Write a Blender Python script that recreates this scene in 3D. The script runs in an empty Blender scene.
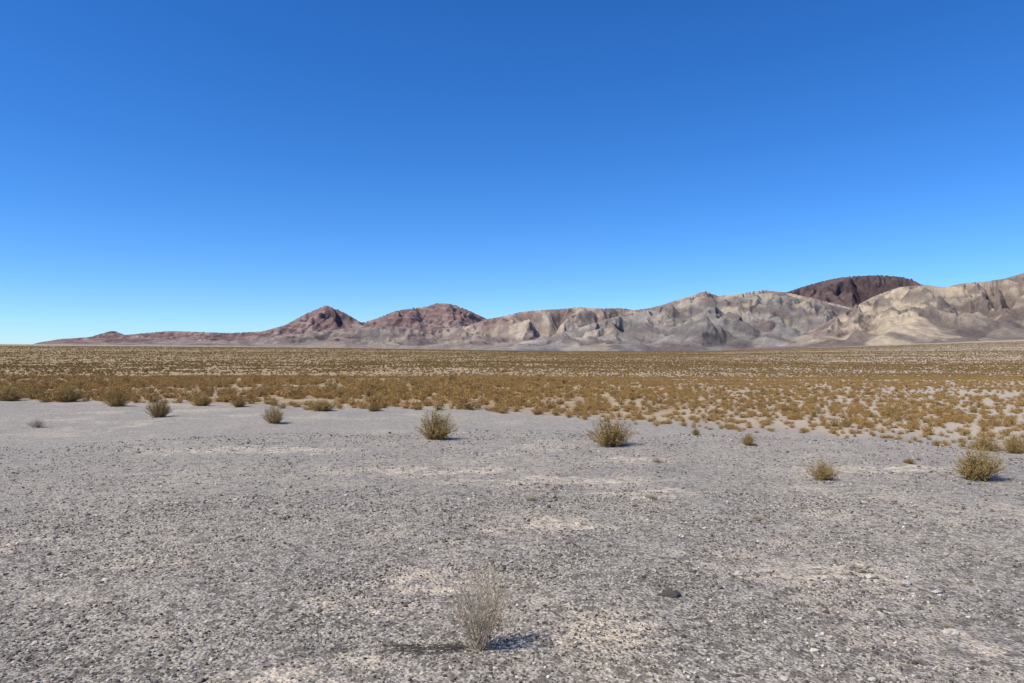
import bpy, math, random
import numpy as np
from mathutils import Vector
random.seed(7); rng=np.random.default_rng(7)
F=740.0; Y0=352.0; CAMH=1.7
scene=bpy.context.scene
scene.view_settings.view_transform='Standard'
scene.view_settings.look='None'; scene.view_settings.exposure=0

# ---------------- noise ----------------
def _hash(ix,iy,seed):
    h=(ix.astype(np.int64)*374761393+iy.astype(np.int64)*668265263+seed*974634777)&0xffffffff
    h=((h^(h>>13))*1274126177)&0xffffffff
    return h^(h>>16)
def pn(x,y,seed=0):
    ix=np.floor(x);iy=np.floor(y);fx=x-ix;fy=y-iy
    u=fx*fx*fx*(fx*(fx*6-15)+10);v=fy*fy*fy*(fy*(fy*6-15)+10)
    def g(dx,dy):
        a=_hash(ix+dx,iy+dy,seed)%4096/4096.0*2*np.pi
        return np.cos(a)*(fx-dx)+np.sin(a)*(fy-dy)
    n0=g(0,0)*(1-u)+g(1,0)*u; n1=g(0,1)*(1-u)+g(1,1)*u
    return (n0*(1-v)+n1*v)*1.5
def fbm(x,y,o=4,seed=0,gain=.5):
    s=0;a=1
    for i in range(o):
        s=s+a*pn(x*2**i,y*2**i,seed+i*17);a*=gain
    return s
def S(x,a,b):
    t=np.clip((x-a)/(b-a),0,1);return t*t*(3-2*t)

# ---------------- ground height ----------------
GX=[-400,0,200,350,480,560,700,850,950,1024,1400]
GY=[345,344,346,347.5,350,351.5,351,346,342,339,334]
def ground_z(X,Y):
    X=np.asarray(X,float);Y=np.asarray(Y,float)
    r=np.hypot(X,Y);a=np.clip(np.arctan2(X,Y),-.8,.8)
    xp=512+F*np.tan(a)
    s=(Y0-np.interp(xp,GX,GY))/F
    q=r*np.cos(a); qc=np.minimum(q,6500)
    far=CAMH+s*qc
    w=S(np.log(np.maximum(q,1)),math.log(260),math.log(3000))
    z=(1-w)*(-3.8*S(q,16,190))+w*far
    z=z+ .45*S(q,50,150)*fbm(X/90,Y/90,3,5)*(1-S(q,2500,6000)*.5)
    z=z+ (.025*fbm(X/1.3,Y/1.3,3,9)+.03*pn(X/4.,Y/4.,3))*(1-S(q,60,120))*S(r,0.2,3)
    z=z-S(q,7000,60000)*300
    return z
def edgeY(X):
    return np.interp(X,[-60,-18,-8,0,3,5,8.7,14,30],[36,26.0,23.0,20.4,17.6,15.6,12.9,9,6])

# ---------------- helpers ----------------
def link(o): scene.collection.objects.link(o); return o
def mesh_grid(name,X,Y,Z,col=None,attrs=None):
    nr,nc=X.shape
    me=bpy.data.meshes.new(name)
    co=np.stack([X,Y,Z],-1).reshape(-1,3).astype(np.float32)
    me.vertices.add(nr*nc);me.vertices.foreach_set('co',co.ravel())
    i=np.arange(nr-1)[:,None]*nc+np.arange(nc-1)[None,:]
    q=np.stack([i,i+1,i+nc+1,i+nc],-1).reshape(-1,4)
    n=len(q)
    me.loops.add(n*4);me.loops.foreach_set('vertex_index',q.ravel().astype(np.int32))
    me.polygons.add(n);me.polygons.foreach_set('loop_start',(np.arange(n)*4).astype(np.int32))
    me.polygons.foreach_set('use_smooth',np.ones(n,bool))
    me.update(calc_edges=True)
    if col is not None:
        a=me.attributes.new('Col','FLOAT_COLOR','POINT')
        c=np.concatenate([col.reshape(-1,3),np.ones((nr*nc,1))],1).astype(np.float32)
        a.data.foreach_set('color',c.ravel())
    for k,v in (attrs or {}).items():
        a=me.attributes.new(k,'FLOAT','POINT');a.data.foreach_set('value',v.ravel().astype(np.float32))
    return link(bpy.data.objects.new(name,me))
class NT:
    def __init__(s,name):
        s.m=bpy.data.materials.new(name);s.m.use_nodes=True;s.t=s.m.node_tree;s.n=s.t.nodes
        s.b=s.n['Principled BSDF'];s.b.inputs['Roughness'].default_value=.95
        s.b.inputs['Specular IOR Level'].default_value=.1
    def add(s,t,**k):
        n=s.n.new(t)
        for a,b in k.items(): setattr(n,a,b)
        return n
    def l(s,a,b): s.t.links.new(a,b)
    def setin(s,sock,v):
        if isinstance(v,bpy.types.NodeSocket): s.l(v,sock)
        elif isinstance(v,(tuple,list)) and len(v)==3 and sock.type=='RGBA': sock.default_value=(*v,1)
        else: sock.default_value=v
    def noise(s,vec,scale,detail=4,rough=.55,dist=0):
        n=s.add('ShaderNodeTexNoise');s.l(vec,n.inputs['Vector']);n.inputs['Scale'].default_value=scale
        n.inputs['Detail'].default_value=detail;n.inputs['Roughness'].default_value=rough;n.inputs['Distortion'].default_value=dist
        return n.outputs['Fac']
    def vor(s,vec,scale,out='Color'):
        n=s.add('ShaderNodeTexVoronoi');s.l(vec,n.inputs['Vector']);n.inputs['Scale'].default_value=scale
        return n.outputs[out]
    def math(s,op,a,b=0.0,clamp=False):
        n=s.add('ShaderNodeMath',operation=op,use_clamp=clamp);s.setin(n.inputs[0],a);s.setin(n.inputs[1],b);return n.outputs[0]
    def ramp(s,v,a,b,c=0.,d=1.):
        n=s.add('ShaderNodeMapRange');n.inputs['From Min'].default_value=a;n.inputs['From Max'].default_value=b
        n.inputs['To Min'].default_value=c;n.inputs['To Max'].default_value=d;s.l(v,n.inputs['Value']);return n.outputs[0]
    def mix(s,f,a,b,mode='MIX'):
        n=s.add('ShaderNodeMix',data_type='RGBA',blend_type=mode)
        s.setin(n.inputs[0],f);s.setin(n.inputs[6],a);s.setin(n.inputs[7],b);return n.outputs[2]
    def pos(s): return s.add('ShaderNodeNewGeometry').outputs['Position']
    def bump(s,h,strength,dist,normal=None):
        n=s.add('ShaderNodeBump');n.inputs['Strength'].default_value=strength;n.inputs['Distance'].default_value=dist
        s.l(h,n.inputs['Height'])
        if normal: s.l(normal,n.inputs['Normal'])
        return n.outputs[0]
    def attr(s,name,out='Fac'):
        n=s.add('ShaderNodeAttribute',attribute_name=name);return n.outputs[out]

# ---------------- ground ----------------
az=np.concatenate([np.radians(np.arange(-180,-46,2.)),np.radians(np.arange(-46,46,.1)),np.radians(np.arange(46,180.1,2.))])
rr=np.concatenate([np.linspace(0.02,2.5,12)[:-1],np.exp(np.linspace(math.log(2.5),math.log(60000),420))])
A,R=np.meshgrid(az,rr);GXX=R*np.sin(A);GYY=R*np.cos(A);GZ=ground_z(GXX,GYY)
zone=S(GYY-edgeY(GXX)+1.5*fbm(GXX/3,GYY/3,3,31),0,3.0)
ground=mesh_grid('desert_ground',GXX,GYY,GZ,attrs={'zone':zone,'dist':R})
g=NT('desert_gravel');P=g.pos()
patch_list=[(840,574,125,9),(955,634,35,16),(135,560,45,7),(430,575,70,8),(720,552,35,5),(560,524,70,7),(360,602,60,6),(300,676,70,8),(655,492,50,5),(420,470,110,3.5),(640,459,45,3),(250,450,120,3),(560,480,120,3.5),(880,470,120,3),(20,546,40,5),(600,640,60,6)]
mask=None
wob=g.add('ShaderNodeTexNoise');g.l(P,wob.inputs['Vector']);wob.inputs['Scale'].default_value=2.2;wob.inputs['Detail'].default_value=4;wob.inputs['Roughness'].default_value=.7
sub=g.add('ShaderNodeVectorMath',operation='SUBTRACT');g.l(wob.outputs['Color'],sub.inputs[0]);sub.inputs[1].default_value=(.5,.5,.5)
sc=g.add('ShaderNodeVectorMath',operation='SCALE');g.l(sub.outputs[0],sc.inputs[0]);sc.inputs['Scale'].default_value=2.2
addv=g.add('ShaderNodeVectorMath',operation='ADD');g.l(P,addv.inputs[0]);g.l(sc.outputs[0],addv.inputs[1])
for (px,py,hw,hh) in patch_list:
    d=CAMH*F/(py-Y0);d1=CAMH*F/(py+hh-Y0);d2=CAMH*F/(py-hh-Y0)
    cx=(px-512)/F*d;cy=(d1+d2)/2;wx=hw/F*d;wy=max((d2-d1)/2,.2)
    s1=g.add('ShaderNodeVectorMath',operation='SUBTRACT');g.l(addv.outputs[0],s1.inputs[0]);s1.inputs[1].default_value=(cx,cy,0)
    s2=g.add('ShaderNodeVectorMath',operation='MULTIPLY');g.l(s1.outputs[0],s2.inputs[0]);s2.inputs[1].default_value=(1/wx,1/wy,0)
    ln=g.add('ShaderNodeVectorMath',operation='LENGTH');g.l(s2.outputs[0],ln.inputs[0])
    m=g.ramp(ln.outputs['Value'],1.25,.45)
    mask=m if mask is None else g.math('MAXIMUM',mask,m)
pat=g.ramp(g.noise(P,.6,6,.72,.4),.525,.585)
pat2=g.ramp(g.noise(P,.13,3,.6),.42,.57)
pat=g.math('MULTIPLY',pat,pat2)
mask=g.math('MAXIMUM',g.math('MULTIPLY',mask,.95),g.math('MULTIPLY',pat,.65))
brk=g.ramp(g.noise(P,8,4,.82),.44,.53)
mask=g.math('MULTIPLY',mask,brk)
v1=g.vor(P,55);v2=g.vor(P,20)
def bw(c):
    n=g.add('ShaderNodeRGBToBW');g.l(c,n.inputs[0]);return n.outputs[0]
peb=g.mix(g.ramp(bw(v1),.2,.8),(.15,.130,.104),(.56,.50,.405))
peb=g.mix(g.ramp(bw(v2),.58,.70,0,.85),peb,(.115,.096,.076))
mn_=g.noise(P,5,7,.85)
peb=g.mix(g.ramp(mn_,.38,.68,.0,.5),peb,(.47,.415,.335))
tone=g.mix(g.ramp(g.noise(P,.35,5,.7),.34,.66),(.82,.82,.83),(1.08,1.04,.97))
peb=g.mix(1.0,peb,tone,'MULTIPLY')
peb=g.mix(g.ramp(g.attr('dist'),5,16),peb,g.mix(.4,peb,(.445,.40,.335)))
dirt=g.mix(g.ramp(mn_,.35,.6),(.47,.365,.24),(.76,.645,.48))
c=g.mix(mask,peb,dirt)
bd=g.mix(g.ramp(g.noise(P,.6,5,.75),.35,.65),(.33,.225,.12),(.54,.41,.25))
ge=g.add('ShaderNodeSeparateXYZ');g.l(P,ge.inputs[0])
side=g.ramp(g.math('DIVIDE',ge.outputs[0],g.math('MAXIMUM',ge.outputs[1],1.)),.05,.55)
bd=g.mix(g.math('MULTIPLY',side,.75),bd,(.54,.46,.36))
fard=g.mix(g.ramp(g.noise(P,.03,7,.85),.40,.60),(.24,.16,.07),(.45,.335,.19))
fard2=g.mix(g.ramp(g.noise(P,.05,7,.85),.42,.58),(.30,.215,.115),(.60,.50,.37))
fard=g.mix(side,fard,fard2)
bd=g.mix(g.ramp(g.attr('dist'),60,450),bd,fard)
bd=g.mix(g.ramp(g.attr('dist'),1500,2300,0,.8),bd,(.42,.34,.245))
c=g.mix(g.attr('zone'),c,bd)
g.l(c,g.b.inputs['Base Color'])
h=g.math('ADD',g.math('MULTIPLY',g.vor(P,40,'Distance'),-.9),g.noise(P,18,4,.8))
g.l(g.bump(h,.85,.02),g.b.inputs['Normal'])
ground.data.materials.append(g.m)

# ---------------- mountains ----------------
def ridged(x,y,seed,o=6):
    s=0;a=1;w=1;tot=0
    for i in range(o):
        rx,ry=(x*math.cos(i*.5)-y*math.sin(i*.5),x*math.sin(i*.5)+y*math.cos(i*.5))
        n=1-np.sqrt(pn(rx*2.03**i,ry*2.03**i,seed+i*13)**2+.0006)*1.7
        n=np.clip(n,0,1)*w
        s=s+a*n;tot+=a;w=np.clip(n*1.6,.25,1);a*=.50
    return s/tot
def rock_mat(name,scale=1.):
    m=NT(name);P=m.pos();c=m.attr('Col','Color')
    v=m.ramp(m.noise(P,.035*scale,7,.85),.35,.65,.68,1.24)
    n=m.add('ShaderNodeCombineXYZ');[m.l(v,n.inputs[i]) for i in range(3)]
    c=m.mix(1.,c,n.outputs[0],'MULTIPLY')
    m.l(c,m.b.inputs['Base Color'])
    m.l(m.bump(m.noise(P,.022*scale,7,.8),.85,20),m.b.inputs['Normal'])
    return m.m
RM=rock_mat('weathered_rock')
def smooth(a,k):
    ker=np.hanning(k+2)[1:-1];ker/=ker.sum();p=len(ker)//2
    return np.convolve(np.pad(a,p,'edge'),ker,'valid')
def make_range(name,pts,toe,crest,back,seed,colf,lam=520,ncol=1500,nrow=230,amp=.5,x0=-200,x1=1230,elong=.55,shear=.0,talus=.62,its=40,fine=.05,bright=1.):
    px=np.linspace(x0,x1,ncol);dpx=px[1]-px[0];xs,ys=zip(*pts)
    yy=np.interp(px,xs,ys);yy=smooth(yy,9)
    rows=np.concatenate([np.linspace(0,1.25,nrow),np.linspace(1.3,2,12)])
    t=(px-512)/F
    PX,V=np.meshgrid(px,rows);T=(PX-512)/F
    Yd=toe+(crest-toe)*np.minimum(V,1.25)+np.maximum(V-1.25,0)*(back-crest)
    X=T*Yd;gz=ground_z(X,Yd)
    H=(CAMH+(Y0-yy)/F*crest)-ground_z(t*crest,np.full_like(t,crest))
    H=np.maximum(H,0);Hs=smooth(H,25)[None,:]
    wx=fbm(X/500,Yd/500,4,seed+50)*.5;wy=fbm(X/500,Yd/500,4,seed+60)*.5
    u=X/lam+wx+shear*Yd/lam;w=Yd/lam*elong+wy
    Rr=ridged(u,w,seed)
    V2=V+.22*fbm(X/600,Yd/600,3,seed+70)*(1-V).clip(0,1)
    shp=np.where(V2<1,np.clip(V2,0,1)**1.1,np.clip(1-(V2-1)*1.1,0,1))
    fan=.05*S(V,0,.3)*(1-V).clip(0,1)
    body=shp*((1-amp)+amp*2.1*(Rr-.26))
    hz=Hs*(np.maximum(body,0)*S(V,0,.10)+fan)
    tgt=Y0-yy
    base=((gz-CAMH)/Yd*F)[nrow//2]
    def top(): return ((gz+hz-CAMH)/Yd*F).max(0)
    for k in (61,61):
        hz=hz*smooth(np.clip((tgt-base)/np.maximum(top()-base,1),.2,3),k)[None,:]
    dx=(Yd/F*dpx)[:,:-1];dy=np.diff(Yd,axis=0)
    for it in range(its):
        Zt=gz+hz
        d=Zt[:,1:]-Zt[:,:-1];e=np.sign(d)*np.maximum(np.abs(d)-talus*dx,0)*.24
        hz[:,:-1]+=e;hz[:,1:]-=e
        d=Zt[1:]-Zt[:-1];e=np.sign(d)*np.maximum(np.abs(d)-talus*dy,0)*.24
        e[nrow-2:]=0
        hz[:-1]+=e;hz[1:]-=e
    hz=np.maximum(hz,0)
    # fine gullies cut into the slopes
    rl=np.clip(hz/np.maximum(Hs,1),0,1)
    fg=ridged(X/95+wx*3+shear*Yd/200,Yd/190+wy*3,seed+400,3)-.55
    hz=np.maximum(hz+Hs*fine*2.2*fg*S(rl,.05,.35)*(1-.6*S(rl,.85,1.0)),0)
    for k in (41,31):
        hz=hz*smooth(np.clip((tgt-base)/np.maximum(top()-base,1),.2,3),k)[None,:]
    rel=np.clip(hz/np.maximum(Hs,1),0,1.3)
    for k in (13,7):
        dl=smooth(tgt-((gz+hz-CAMH)/Yd*F).max(0),k)
        hz=hz+(dl[None,:]*Yd/F)*S(rel,.25,.95)
    Z=gz+np.maximum(hz,0)
    Z=Z-3*(1-np.clip(H/12,0,1))[None,:]-2.5*(1-S(V,0,.02))
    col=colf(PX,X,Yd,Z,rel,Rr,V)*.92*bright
    col=col*(.84+.26*S(Rr,.30,.75))[...,None]  # relief shading painted into the colour: ridges lighter, gullies darker
    haze_mix=.08
    col=col*(1-haze_mix)+np.array([.32,.315,.335])*haze_mix  # distance haze painted in by mixing rock colour towards pale grey-blue
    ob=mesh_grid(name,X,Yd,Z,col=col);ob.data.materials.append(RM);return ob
def L(a,b,f): return a*(1-f[...,None])+b*f[...,None]
def C(*a): return np.array(a,float)
def col_red(PX,X,Y,Z,rel,R,V):
    n=fbm(X/200,Y/400,5,301);b=np.sin(Z/8+X/110+3*fbm(X/300,Y/400,3,302))
    c=L(C(.235,.14,.122),C(.345,.23,.19),S(n,-.2,.4))
    c=L(c,C(.46,.36,.275),S(b,.55,.95)*.55)
    c=L(c,C(.17,.095,.09),S(fbm(X/400,Y/600,4,303),.05,.4)*.6)
    return L(c,C(.38,.295,.23),S(rel,.25,.04)*.75)
def col_foot(PX,X,Y,Z,rel,R,V):
    n=fbm(X/150,Y/300,5,311);b=np.sin(Z/6+X/90+3*fbm(X/200,Y/300,3,312))
    c=L(C(.25,.18,.148),C(.37,.295,.23),S(n,-.3,.3))
    c=L(c,C(.44,.36,.27),S(b,.5,.95)*.45)
    return L(c,C(.41,.335,.25),S(rel,.25,.05)*.7)
def col_cream(PX,X,Y,Z,rel,R,V):
    n=fbm(X/150,Y/300,5,321);b=np.sin(Z/14+X/160+3*fbm(X/250,Y/300,3,323))
    c=L(C(.31,.23,.18),C(.50,.40,.29),S(n,-.3,.3))
    c=L(c,C(.56,.46,.34),S(b,.5,.95)*.5)
    c=L(c,C(.27,.165,.13),S(fbm(X/260,Y/300,4,322)+.25*S(rel,.5,1.),.12,.45)*.75)
    return c
def col_grey(PX,X,Y,Z,rel,R,V):
    n=fbm(X/160+Z/100,Y/400,5,331);b=np.sin(Z/13-X/70+4*fbm(X/250,Y/300,3,334))
    c=L(C(.215,.188,.16),C(.345,.305,.255),S(n,-.3,.3))
    c=L(c,C(.50,.40,.275),S(fbm(X/170-Z/70,Y/300,4,332),.08,.36)*.75)
    c=L(c,C(.46,.41,.335),S(b,.7,.98)*.4)
    c=L(c,C(.185,.135,.118),S(fbm(X/210+Z/80,Y/350,5,333),.08,.34)*.75)
    return c
def col_tan(PX,X,Y,Z,rel,R,V):
    n=fbm(X/150+Z/80,Y/400,5,341);b=np.sin(Z/14+X/80+4*fbm(X/250,Y/300,3,344))
    cm=np.exp(-((PX-900)/42)**2)
    c=L(C(.27,.21,.16),C(.41,.325,.235),S(n,-.3,.3))
    c=L(c,C(.64,.50,.33),S(fbm(X/140+Z/90,Y/260,4,342)+.6*cm,.16,.52)*.85)
    c=L(c,C(.29,.20,.155),S(b,.6,.95)*.55*(1-cm))
    c=L(c,C(.195,.145,.118),S(fbm(X/180-Z/80,Y/300,5,343)-.35*cm,.03,.32)*.78)
    return c
def col_dark(PX,X,Y,Z,rel,R,V):
    n=fbm(X/150,Y/200,5,351);b=np.sin(Z/17+X/90+4*fbm(X/200,Y/300,4,352))
    c=L(C(.08,.048,.044),C(.15,.095,.082),S(n,-.3,.4))
    c=L(c,C(.23,.155,.13),S(b,.6,.95)*.3)
    return L(c,C(.30,.225,.175),S(rel,.66,.4)*.8)
make_range('red_mountains',[(-400,340),(-60,343),(30,344),(60,339),(90,337),(103,333),(113,330.5),(125,335),(150,332.5),(170,331),(200,332),(230,333),(262,331.5),(285,325),(305,314),(326,305),(345,313),(362,323),(375,319),(395,311),(410,308.5),(425,307),(437,303),(452,304),(470,311),(487,319),(510,326),(560,332),(620,340),(700,352),(1230,352)],
  5200,6300,8200,11,col_red,lam=620,amp=.36,x1=760,ncol=1100,talus=.55,its=50)
make_range('dark_volcanic_mountain',[(600,352),(700,330),(760,300),(790,291),(805,286),(825,280.5),(840,277.5),(855,276),(880,275),(900,276.5),(912,279),(925,286),(960,300),(1000,310),(1100,330),(1230,345)],
  4300,5300,7000,22,col_dark,lam=500,amp=.36,x0=600,x1=1230,ncol=800)
make_range('cream_hills',[(380,352),(440,337),(470,325),(487,319),(500,317),(520,312),(540,310),(560,309),(580,307),(600,308.5),(620,308),(635,310),(650,308),(665,304),(680,299),(705,291),(718,296),(745,293),(765,290),(790,293),(820,300),(900,320),(1000,340),(1230,352)],
  3900,4700,6000,33,col_cream,lam=400,amp=.46,x0=380,x1=1100,ncol=1000)
make_range('grey_foothills',[(-200,350),(60,346),(150,342),(230,341),(300,334),(350,328),(390,326),(430,330),(465,326),(500,329),(540,336),(600,345),(700,352),(1230,352)],
  3700,4600,5200,44,col_foot,lam=300,amp=.5,x0=0,x1=760,ncol=1000)
make_range('grey_badlands',[(440,352),(500,346),(540,338),(575,329),(610,318),(640,312),(665,306),(690,298),(705,296),(720,300),(745,297),(765,293),(785,294),(800,299),(820,303),(850,309),(900,318),(960,330),(1040,340),(1230,352)],
  2600,3800,4600,55,col_grey,lam=350,amp=.64,x0=430,x1=1150,ncol=1200,nrow=280,shear=.35,fine=.07)
make_range('tan_badlands',[(700,352),(780,340),(820,326),(850,309),(875,296),(900,287),(925,285),(945,287),(965,283),(985,281.5),(1005,278.5),(1024,273),(1060,268),(1120,272),(1180,262),(1230,266),(1400,270)],
  2200,3250,4200,66,col_tan,lam=350,amp=.6,x0=700,x1=1400,ncol=1200,nrow=280,shear=-.35,fine=.07)

# ---------------- vegetation ----------------
def foliage_mat(name,c1,c2,c3):
    m=NT(name);oi=m.add('ShaderNodeObjectInfo').outputs['Random'];P=m.pos()
    c=m.mix(m.noise(P,9,2,.7),c1,c2)
    c=m.mix(m.ramp(oi,.45,1.),c,c3)
    m.l(c,m.b.inputs['Base Color'])
    return m.m
M_leaf=foliage_mat('creosote_foliage',(.31,.205,.05),(.52,.36,.11),(.40,.285,.085))
M_twig=foliage_mat('woody_twig',(.20,.13,.07),(.38,.26,.14),(.30,.21,.11))
M_scrub=foliage_mat('golden_scrub',(.33,.195,.065),(.52,.325,.12),(.31,.215,.085))
M_scrubfar=foliage_mat('brown_scrub',(.25,.155,.055),(.40,.255,.095),(.23,.165,.07))
M_dry=foliage_mat('dry_twig',(.36,.28,.19),(.54,.45,.33),(.46,.38,.27))
M_dry2=foliage_mat('grey_twig',(.24,.185,.12),(.42,.34,.24),(.34,.27,.18))
class MB:
    def __init__(s): s.v=[];s.f=[];s.mi=[]
    def tube(s,pts,r0,r1,mi):
        n=len(pts);b=len(s.v)
        for i,p in enumerate(pts):
            d=(pts[min(i+1,n-1)]-pts[max(i-1,0)]).normalized()
            x=d.orthogonal().normalized();y=d.cross(x);r=r0+(r1-r0)*i/(n-1)
            for k in range(3):
                a=k*2.094;s.v.append(p+x*math.cos(a)*r+y*math.sin(a)*r)
        for i in range(n-1):
            for k in range(3):
                k2=(k+1)%3;s.f.append((b+i*3+k,b+i*3+k2,b+i*3+3+k2,b+i*3+3+k));s.mi.append(mi)
    def leaf(s,p,size,mi,up=.3):
        d=Vector((random.gauss(0,1),random.gauss(0,1),random.gauss(up,1))).normalized()
        x=d.orthogonal().normalized();ang=random.random()*6.28
        y=d.cross(x);x,y=x*math.cos(ang)+y*math.sin(ang),-x*math.sin(ang)+y*math.cos(ang)
        b=len(s.v);l=size*random.uniform(.6,1.3);w=l*.45
        s.v+= [p-x*l*.5,p+y*w*.5,p+x*l*.5,p-y*w*.5];s.f.append((b,b+1,b+2,b+3));s.mi.append(mi)
    def obj(s,name,mats,do_link=True):
        me=bpy.data.meshes.new(name);me.from_pydata([tuple(v) for v in s.v],[],s.f)
        for m in mats: me.materials.append(m)
        me.polygons.foreach_set('material_index',s.mi);me.update()
        o=bpy.data.objects.new(name,me)
        if do_link: link(o)
        return o
def stem_pts(rad,height,n=6,spread=.05,wig=.02):
    a=random.random()*6.283;q=random.random()**.6
    ro=rad*q*random.uniform(.8,1.05)
    top=height*math.sqrt(max(.04,1-(q*.93)**2))*random.uniform(.65,1.08)
    b=Vector((random.gauss(0,spread),random.gauss(0,spread),-.02))
    e=Vector((math.cos(a)*ro,math.sin(a)*ro,top))
    pts=[]
    for i in range(n):
        t=i/(n-1);pp=Vector((b.x+(e.x-b.x)*t,b.y+(e.y-b.y)*t,b.z+(e.z-b.z)*(t**1.25)))
        pts.append(pp+Vector((random.gauss(0,wig),random.gauss(0,wig),random.gauss(0,wig)))*(t))
    return pts
def bush(seed,stems=170,leaves=26,h=.62,ls=.03):
    random.seed(seed);mb=MB()
    lob=[random.uniform(.7,1.15) for _ in range(7)]
    for _ in range(stems):
        pts=stem_pts(.5,h,6,.08,.014)
        a=math.atan2(pts[-1].y,pts[-1].x);k=lob[int((a+math.pi)/6.2832*6.999)]
        pts=[Vector((p.x*k,p.y*k,p.z*(.55+.45*k))) for p in pts]
        mb.tube(pts,.006,.0025,0)
        for _ in range(leaves):
            t=random.uniform(.25,1.03)*5;i=min(int(t),4);p=pts[i].lerp(pts[i+1],t-i)
            p=p+Vector((random.gauss(0,.018),random.gauss(0,.018),random.gauss(0,.014)))
            mb.leaf(p,ls,1 if random.random()<.85 else 0)
    return mb
near=[bush(s,st,lv,h).obj('creosote_src',[M_twig,M_leaf],False).data for s,st,lv,h in [(1,190,26,.64),(2,170,26,.56),(3,210,24,.7)]]
def place(px,py): 
    d=CAMH*F/(py-Y0)
    for _ in range(6):
        z=float(ground_z((px-512)/F*d,d)); d=(CAMH-z)*F/(py-Y0)
    return (px-512)/F*d,d,z
NB=[(68,402,38,20),(118,406,32,18),(160,417,30,22),(203,406,24,13),(275,423,26,19),(322,411,38,13),(437,439,48,31),(612,446,52,31),(695,435,13,8),(748,445,18,13),(822,480,30,22),(975,479,58,37),(984,450,34,15),(1013,453,30,20),(908,463,14,6),(8,401,34,17),(38,399,28,14),(240,407,22,12),(374,411,22,10)]
for i,(px,py,w,h) in enumerate(NB):
    x,y,z=place(px,py);o=bpy.data.objects.new('creosote_bush',near[i%3]);link(o)
    W=w/F*y*1.05;hh=[.64,.56,.7][i%3]
    o.location=(x,y,z);o.scale=(W,W,h/F*y/hh*.95);o.rotation_euler=(0,0,i*1.7)
def tuft(seed,n,h,rad,r=.0025,br=3):
    random.seed(seed);mb=MB()
    for _ in range(n):
        pts=stem_pts(rad,h,7,.012,.010);mb.tube(pts,r,r*.4,0)
        for _ in range(br):
            i=random.randint(2,5);p=pts[i];d=(pts[-1]-pts[i]).normalized()
            d=(d+Vector((random.gauss(0,.5),random.gauss(0,.5),random.gauss(.1,.35)))).normalized()
            l=random.uniform(.05,.15)*h/.4
            q=[p,p+d*l*.5+Vector((random.gauss(0,.006),random.gauss(0,.006),.004)),p+d*l+Vector((0,0,.01))]
            mb.tube(q,r*.6,r*.3,0)
            for _ in range(2): mb.leaf(q[1].lerp(q[2],random.random()),.010*h/.4,0)
    return mb
t0=tuft(5,60,.24,.2,.004,4).obj('s',[M_dry],False).data
for i,(px,py,w) in enumerate([(38,427,22),(657,462,16),(650,498,16),(757,519,16),(852,567,14),(530,500,20),(945,626,16)]):
    x,y,z=place(px,py);o=bpy.data.objects.new('dry_grass_tuft',t0);link(o)
    s=w/F*y/.4;o.location=(x,y,z);o.scale=(s,s,s*.6);o.rotation_euler=(0,0,i*2.1)
x,y,z=place(479,648)
o=tuft(8,40,.55,.21,.0024,6).obj('dry_shrub',[M_dry2]);o.location=(x,y,z)
random.seed(3);mb=MB()  # dark twigs added left of the shrub to stand in for its cast shadow
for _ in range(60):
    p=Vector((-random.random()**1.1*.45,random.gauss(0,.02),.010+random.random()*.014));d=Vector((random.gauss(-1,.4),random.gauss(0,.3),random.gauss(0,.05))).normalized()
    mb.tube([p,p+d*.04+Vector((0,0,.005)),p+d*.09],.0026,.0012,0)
M_shadow_twig=foliage_mat('shadow_twig_dark',(.07,.055,.04),(.14,.11,.08),(.10,.08,.06))  # dark colour imitating shade on the gravel
o=mb.obj('shadow_twigs',[M_shadow_twig]);o.location=(x-.05,y-.02,z+.006)

# ---- scatter with geometry nodes ----
def scatter(name,pts,rot,scl,idx,variants):
    col=bpy.data.collections.new(name+'_variants')
    for v in variants: col.objects.link(v)
    me=bpy.data.meshes.new(name);n=len(pts);me.vertices.add(n);me.vertices.foreach_set('co',pts.astype(np.float32).ravel())
    a=me.attributes.new('rot','FLOAT_VECTOR','POINT');a.data.foreach_set('vector',rot.astype(np.float32).ravel())
    a=me.attributes.new('scl','FLOAT_VECTOR','POINT');a.data.foreach_set('vector',scl.astype(np.float32).ravel())
    a=me.attributes.new('idx','INT','POINT');a.data.foreach_set('value',idx.astype(np.int32))
    ob=link(bpy.data.objects.new(name,me))
    ng=bpy.data.node_groups.new(name,'GeometryNodeTree')
    ng.interface.new_socket('Geometry',in_out='INPUT',socket_type='NodeSocketGeometry')
    ng.interface.new_socket('Geometry',in_out='OUTPUT',socket_type='NodeSocketGeometry')
    gi=ng.nodes.new('NodeGroupInput');go=ng.nodes.new('NodeGroupOutput')
    ip=ng.nodes.new('GeometryNodeInstanceOnPoints');ci=ng.nodes.new('GeometryNodeCollectionInfo')
    ci.inputs['Collection'].default_value=col;ci.inputs['Separate Children'].default_value=True;ci.inputs['Reset Children'].default_value=True
    def na(nm,t):
        k=ng.nodes.new('GeometryNodeInputNamedAttribute');k.data_type=t;k.inputs['Name'].default_value=nm;return [s for s in k.outputs if s.enabled and s.name=='Attribute'][0]
    er=ng.nodes.new('FunctionNodeEulerToRotation')
    lk=ng.links.new
    lk(na('rot','FLOAT_VECTOR'),er.inputs[0]);lk(er.outputs[0],ip.inputs['Rotation'])
    lk(na('scl','FLOAT_VECTOR'),ip.inputs['Scale']);lk(na('idx','INT'),ip.inputs['Instance Index'])
    ip.inputs['Pick Instance'].default_value=True
    lk(gi.outputs[0],ip.inputs['Points']);lk(ci.outputs[0],ip.inputs['Instance']);lk(ip.outputs[0],go.inputs[0])
    md=ob.modifiers.new('scatter','NODES');md.node_group=ng
    return ob
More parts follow.
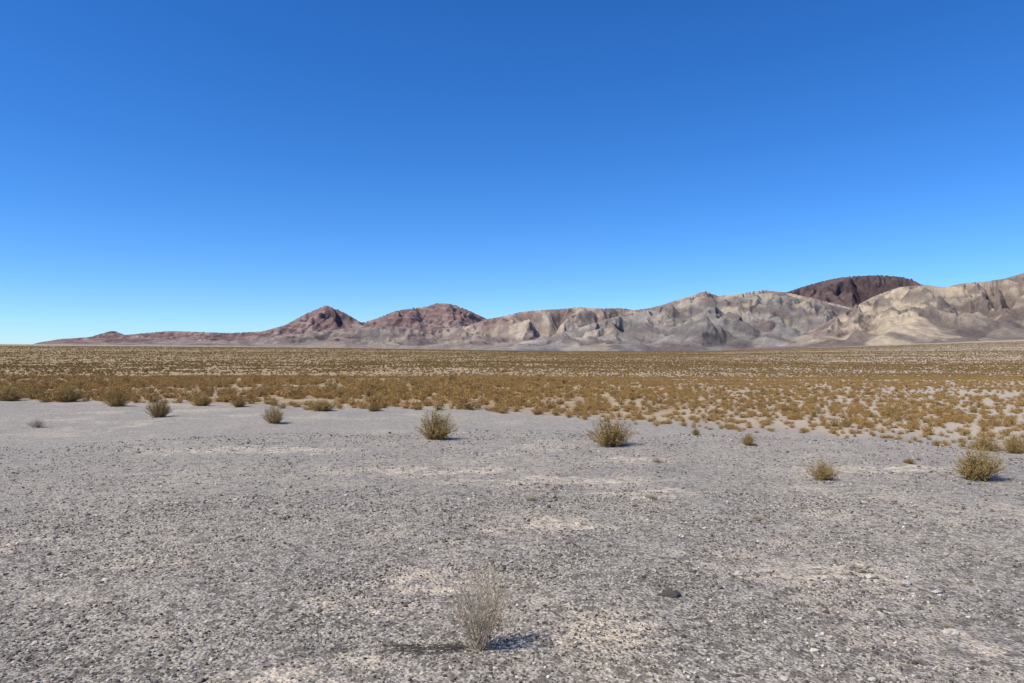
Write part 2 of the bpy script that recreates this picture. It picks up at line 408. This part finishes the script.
svars=[]
for s in range(7):
    random.seed(40+s);mb=MB();hh=[.55,.65,.5,.6,.55,.62,.5][s]
    lo=s>=4
    for _ in range(14 if lo else 34):
        pts=stem_pts(.5,hh,4,.06,.03)
        if not lo: mb.tube(pts,.010,.005,0)
        for _ in range(7 if lo else 13):
            t=random.uniform(.2,1.05)*3;i=min(int(t),2);p=pts[i].lerp(pts[i+1],t-i)+Vector((random.gauss(0,.03),random.gauss(0,.03),random.gauss(0,.025)))
            mb.leaf(p,.20 if lo else .08,0)
    svars.append(mb.obj('scrub_variant_%d'%s,[M_scrubfar if lo else M_scrub],False))
def wedge(n,r0,r1,half=44):
    r=np.sqrt(rng.uniform(r0*r0,r1*r1,n));a=np.radians(rng.uniform(-half,half,n));return r*np.sin(a),r*np.cos(a)
allp=[]
for r0,r1,den in [(7,35,9.5),(35,60,4.8),(60,150,1.6),(150,400,.42),(400,900,.14),(900,2000,.04)]:
    area=math.radians(88)/2*(r1*r1-r0*r0);X,Y=wedge(int(area*den),r0,r1)
    e=Y-edgeY(X)+1.0*fbm(X/2.5,Y/2.5,2,31)
    right=S(X/Y,-.15,.25)
    edge=(1-S(e,2,4))*(1-right)
    pr=S(e,.0,.6)*(.46+.6*fbm(X/18,Y/18,3,77)+.5*right)*(.5+.5*right if r0<150 else 1.)+.25*edge*S(e,0,.5)
    k=rng.random(len(X))<pr;allp.append(np.stack([X[k],Y[k],e[k],right[k]],1))
q=np.concatenate(allp);X,Y,e,right=q.T;Z=ground_z(X,Y);n=len(X);print('scrub',n)
D=np.hypot(X,Y)
sz=rng.uniform(.34,.80,n)*(.68+.32*S(e,0,5))*(1-.58*right*(1-.7*S(D,35,180)));sz*=np.where(rng.random(n)<.05,1.5,1)
sz*=1+.75*S(D,90,350)+1.0*S(D,400,1500)
vi=np.where(rng.random(n)<S(D,60,220),rng.integers(4,7,n),rng.integers(0,4,n))
scatter('desert_scrub',np.stack([X,Y,Z-.01],1),np.stack([np.zeros(n),np.zeros(n),rng.uniform(0,6.28,n)],1),
  np.stack([sz*rng.uniform(.9,1.25,n),sz,sz*rng.uniform(.6,1.05,n)],1),vi,svars)
# gravel
import bmesh
gm=NT('gravel_stone');oi=gm.add('ShaderNodeObjectInfo').outputs['Random']
cr=gm.add('ShaderNodeValToRGB');gm.l(oi,cr.inputs[0]);e_=cr.color_ramp.elements
e_[0].position=0;e_[0].color=(.075,.062,.048,1);e_[1].position=1;e_[1].color=(.66,.59,.48,1)
for p_,c_ in [(.38,(.155,.132,.107)),(.64,(.33,.29,.235)),(.9,(.50,.445,.365))]:
    k=e_.new(p_);k.color=(*c_,1)
gm.l(cr.outputs[0],gm.b.inputs['Base Color'])
pv=[]
for s in range(5):
    bm=bmesh.new();bmesh.ops.create_icosphere(bm,subdivisions=1 if s else 2,radius=.5);random.seed(s+90)
    for v in bm.verts: v.co*=random.uniform(.72,1.15);v.co.z*=.62
    me=bpy.data.meshes.new('stone');bm.to_mesh(me);bm.free();me.materials.append(gm.m);pv.append(bpy.data.objects.new('stone_variant_%d'%s,me))
gp=[]
for r0,r1,den in [(3.2,6,1400),(6,9.5,700),(9.5,16,180)]:
    area=math.radians(84)/2*(r1*r1-r0*r0);X,Y=wedge(int(area*den),r0,r1,42)
    k=rng.random(len(X))<np.clip(.64+.9*fbm(X/.8,Y/.8,3,123),.08,1);gp.append(np.stack([X[k],Y[k]],1))
q=np.concatenate(gp);X,Y=q.T;n=len(X);print('stones',n)
sz=.008+.016*rng.random(n)**2.0+np.where(rng.random(n)<.012,.018,0);sz*=1+.06*(Y-4)
scatter('gravel',np.stack([X,Y,ground_z(X,Y)+sz*.12],1),np.stack([rng.normal(0,.3,n),rng.normal(0,.3,n),rng.uniform(0,6.28,n)],1),
  np.stack([sz*rng.uniform(.8,1.5,n),sz,sz],1),rng.integers(0,5,n),pv)
def rock(px,py,w,h,colr,name='rock'):
    bm=bmesh.new();bmesh.ops.create_icosphere(bm,subdivisions=3,radius=.5);random.seed(int(px))
    off=Vector((random.random()*9,random.random()*9,0))
    from mathutils import noise as mn
    for v in bm.verts: v.co*=1+.5*mn.noise(v.co*2.2+off)+.15*mn.noise(v.co*6+off)
    me=bpy.data.meshes.new(name);bm.to_mesh(me);bm.free()
    m=NT('rock_surface');m.l(m.mix(m.noise(m.pos(),30,5,.7),tuple(c*.7 for c in colr),tuple(c*1.3 for c in colr)),m.b.inputs['Base Color']);me.materials.append(m.m)
    o=link(bpy.data.objects.new(name,me));x,y,z=place(px,py);W=w/F*y;o.location=(x,y,z+h/F*y*.3);o.scale=(W,W*.7,h/F*y)
for a in [(670,595,18,6,(.09,.075,.07)),(935,592,9,4,(.5,.45,.37)),(738,574,9,5,(.5,.44,.36)),(948,632,14,6,(.5,.44,.35)),(692,571,7,3,(.14,.12,.11)),(905,583,9,4,(.45,.4,.33)),(560,555,6,3,(.14,.12,.1)),(190,640,6,4,(.15,.13,.11)),(868,577,8,4,(.55,.5,.42))]: rock(*a)

# ---------------- light, sky, camera ----------------
EL=math.radians(50);AZ=Vector((-.90,-.43)).normalized()
toSun=Vector((AZ.x*math.cos(EL),AZ.y*math.cos(EL),math.sin(EL)))
sl=bpy.data.lights.new('sun','SUN');sl.energy=4.8;sl.angle=math.radians(.5);sl.color=(1,.94,.83)
so=link(bpy.data.objects.new('sun',sl));so.rotation_euler=toSun.to_track_quat('Z','Y').to_euler()
w=bpy.data.worlds.new('World');scene.world=w;w.use_nodes=True;wn=w.node_tree
sk=wn.nodes.new('ShaderNodeTexSky');sk.sky_type='NISHITA';sk.sun_disc=False
sk.sun_elevation=EL;sk.sun_rotation=math.atan2(AZ.x,AZ.y)
sk.altitude=1500;sk.air_density=1.0;sk.dust_density=0.0;sk.ozone_density=4.0
hs=wn.nodes.new('ShaderNodeHueSaturation');hs.inputs['Saturation'].default_value=1.26;hs.inputs['Value'].default_value=1.15
wn.links.new(sk.outputs[0],hs.inputs['Color'])
mx=wn.nodes.new('ShaderNodeMix');mx.data_type='RGBA';mx.blend_type='MULTIPLY';mx.inputs[0].default_value=1
wn.links.new(hs.outputs[0],mx.inputs[6]);mx.inputs[7].default_value=(.78,1.06,1.42,1)
bg=wn.nodes['Background'];bg.inputs['Strength'].default_value=.10
wn.links.new(mx.outputs[2],bg.inputs['Color'])
cd=bpy.data.cameras.new('camera');cd.sensor_width=36;cd.lens=F/1024*36;cd.clip_start=.05;cd.clip_end=150000
co=link(bpy.data.objects.new('camera',cd));co.location=(0,0,CAMH+float(ground_z(0,0.01)))
co.rotation_euler=(math.radians(90)+math.atan((Y0-341.5)/F),0,0)
scene.camera=co
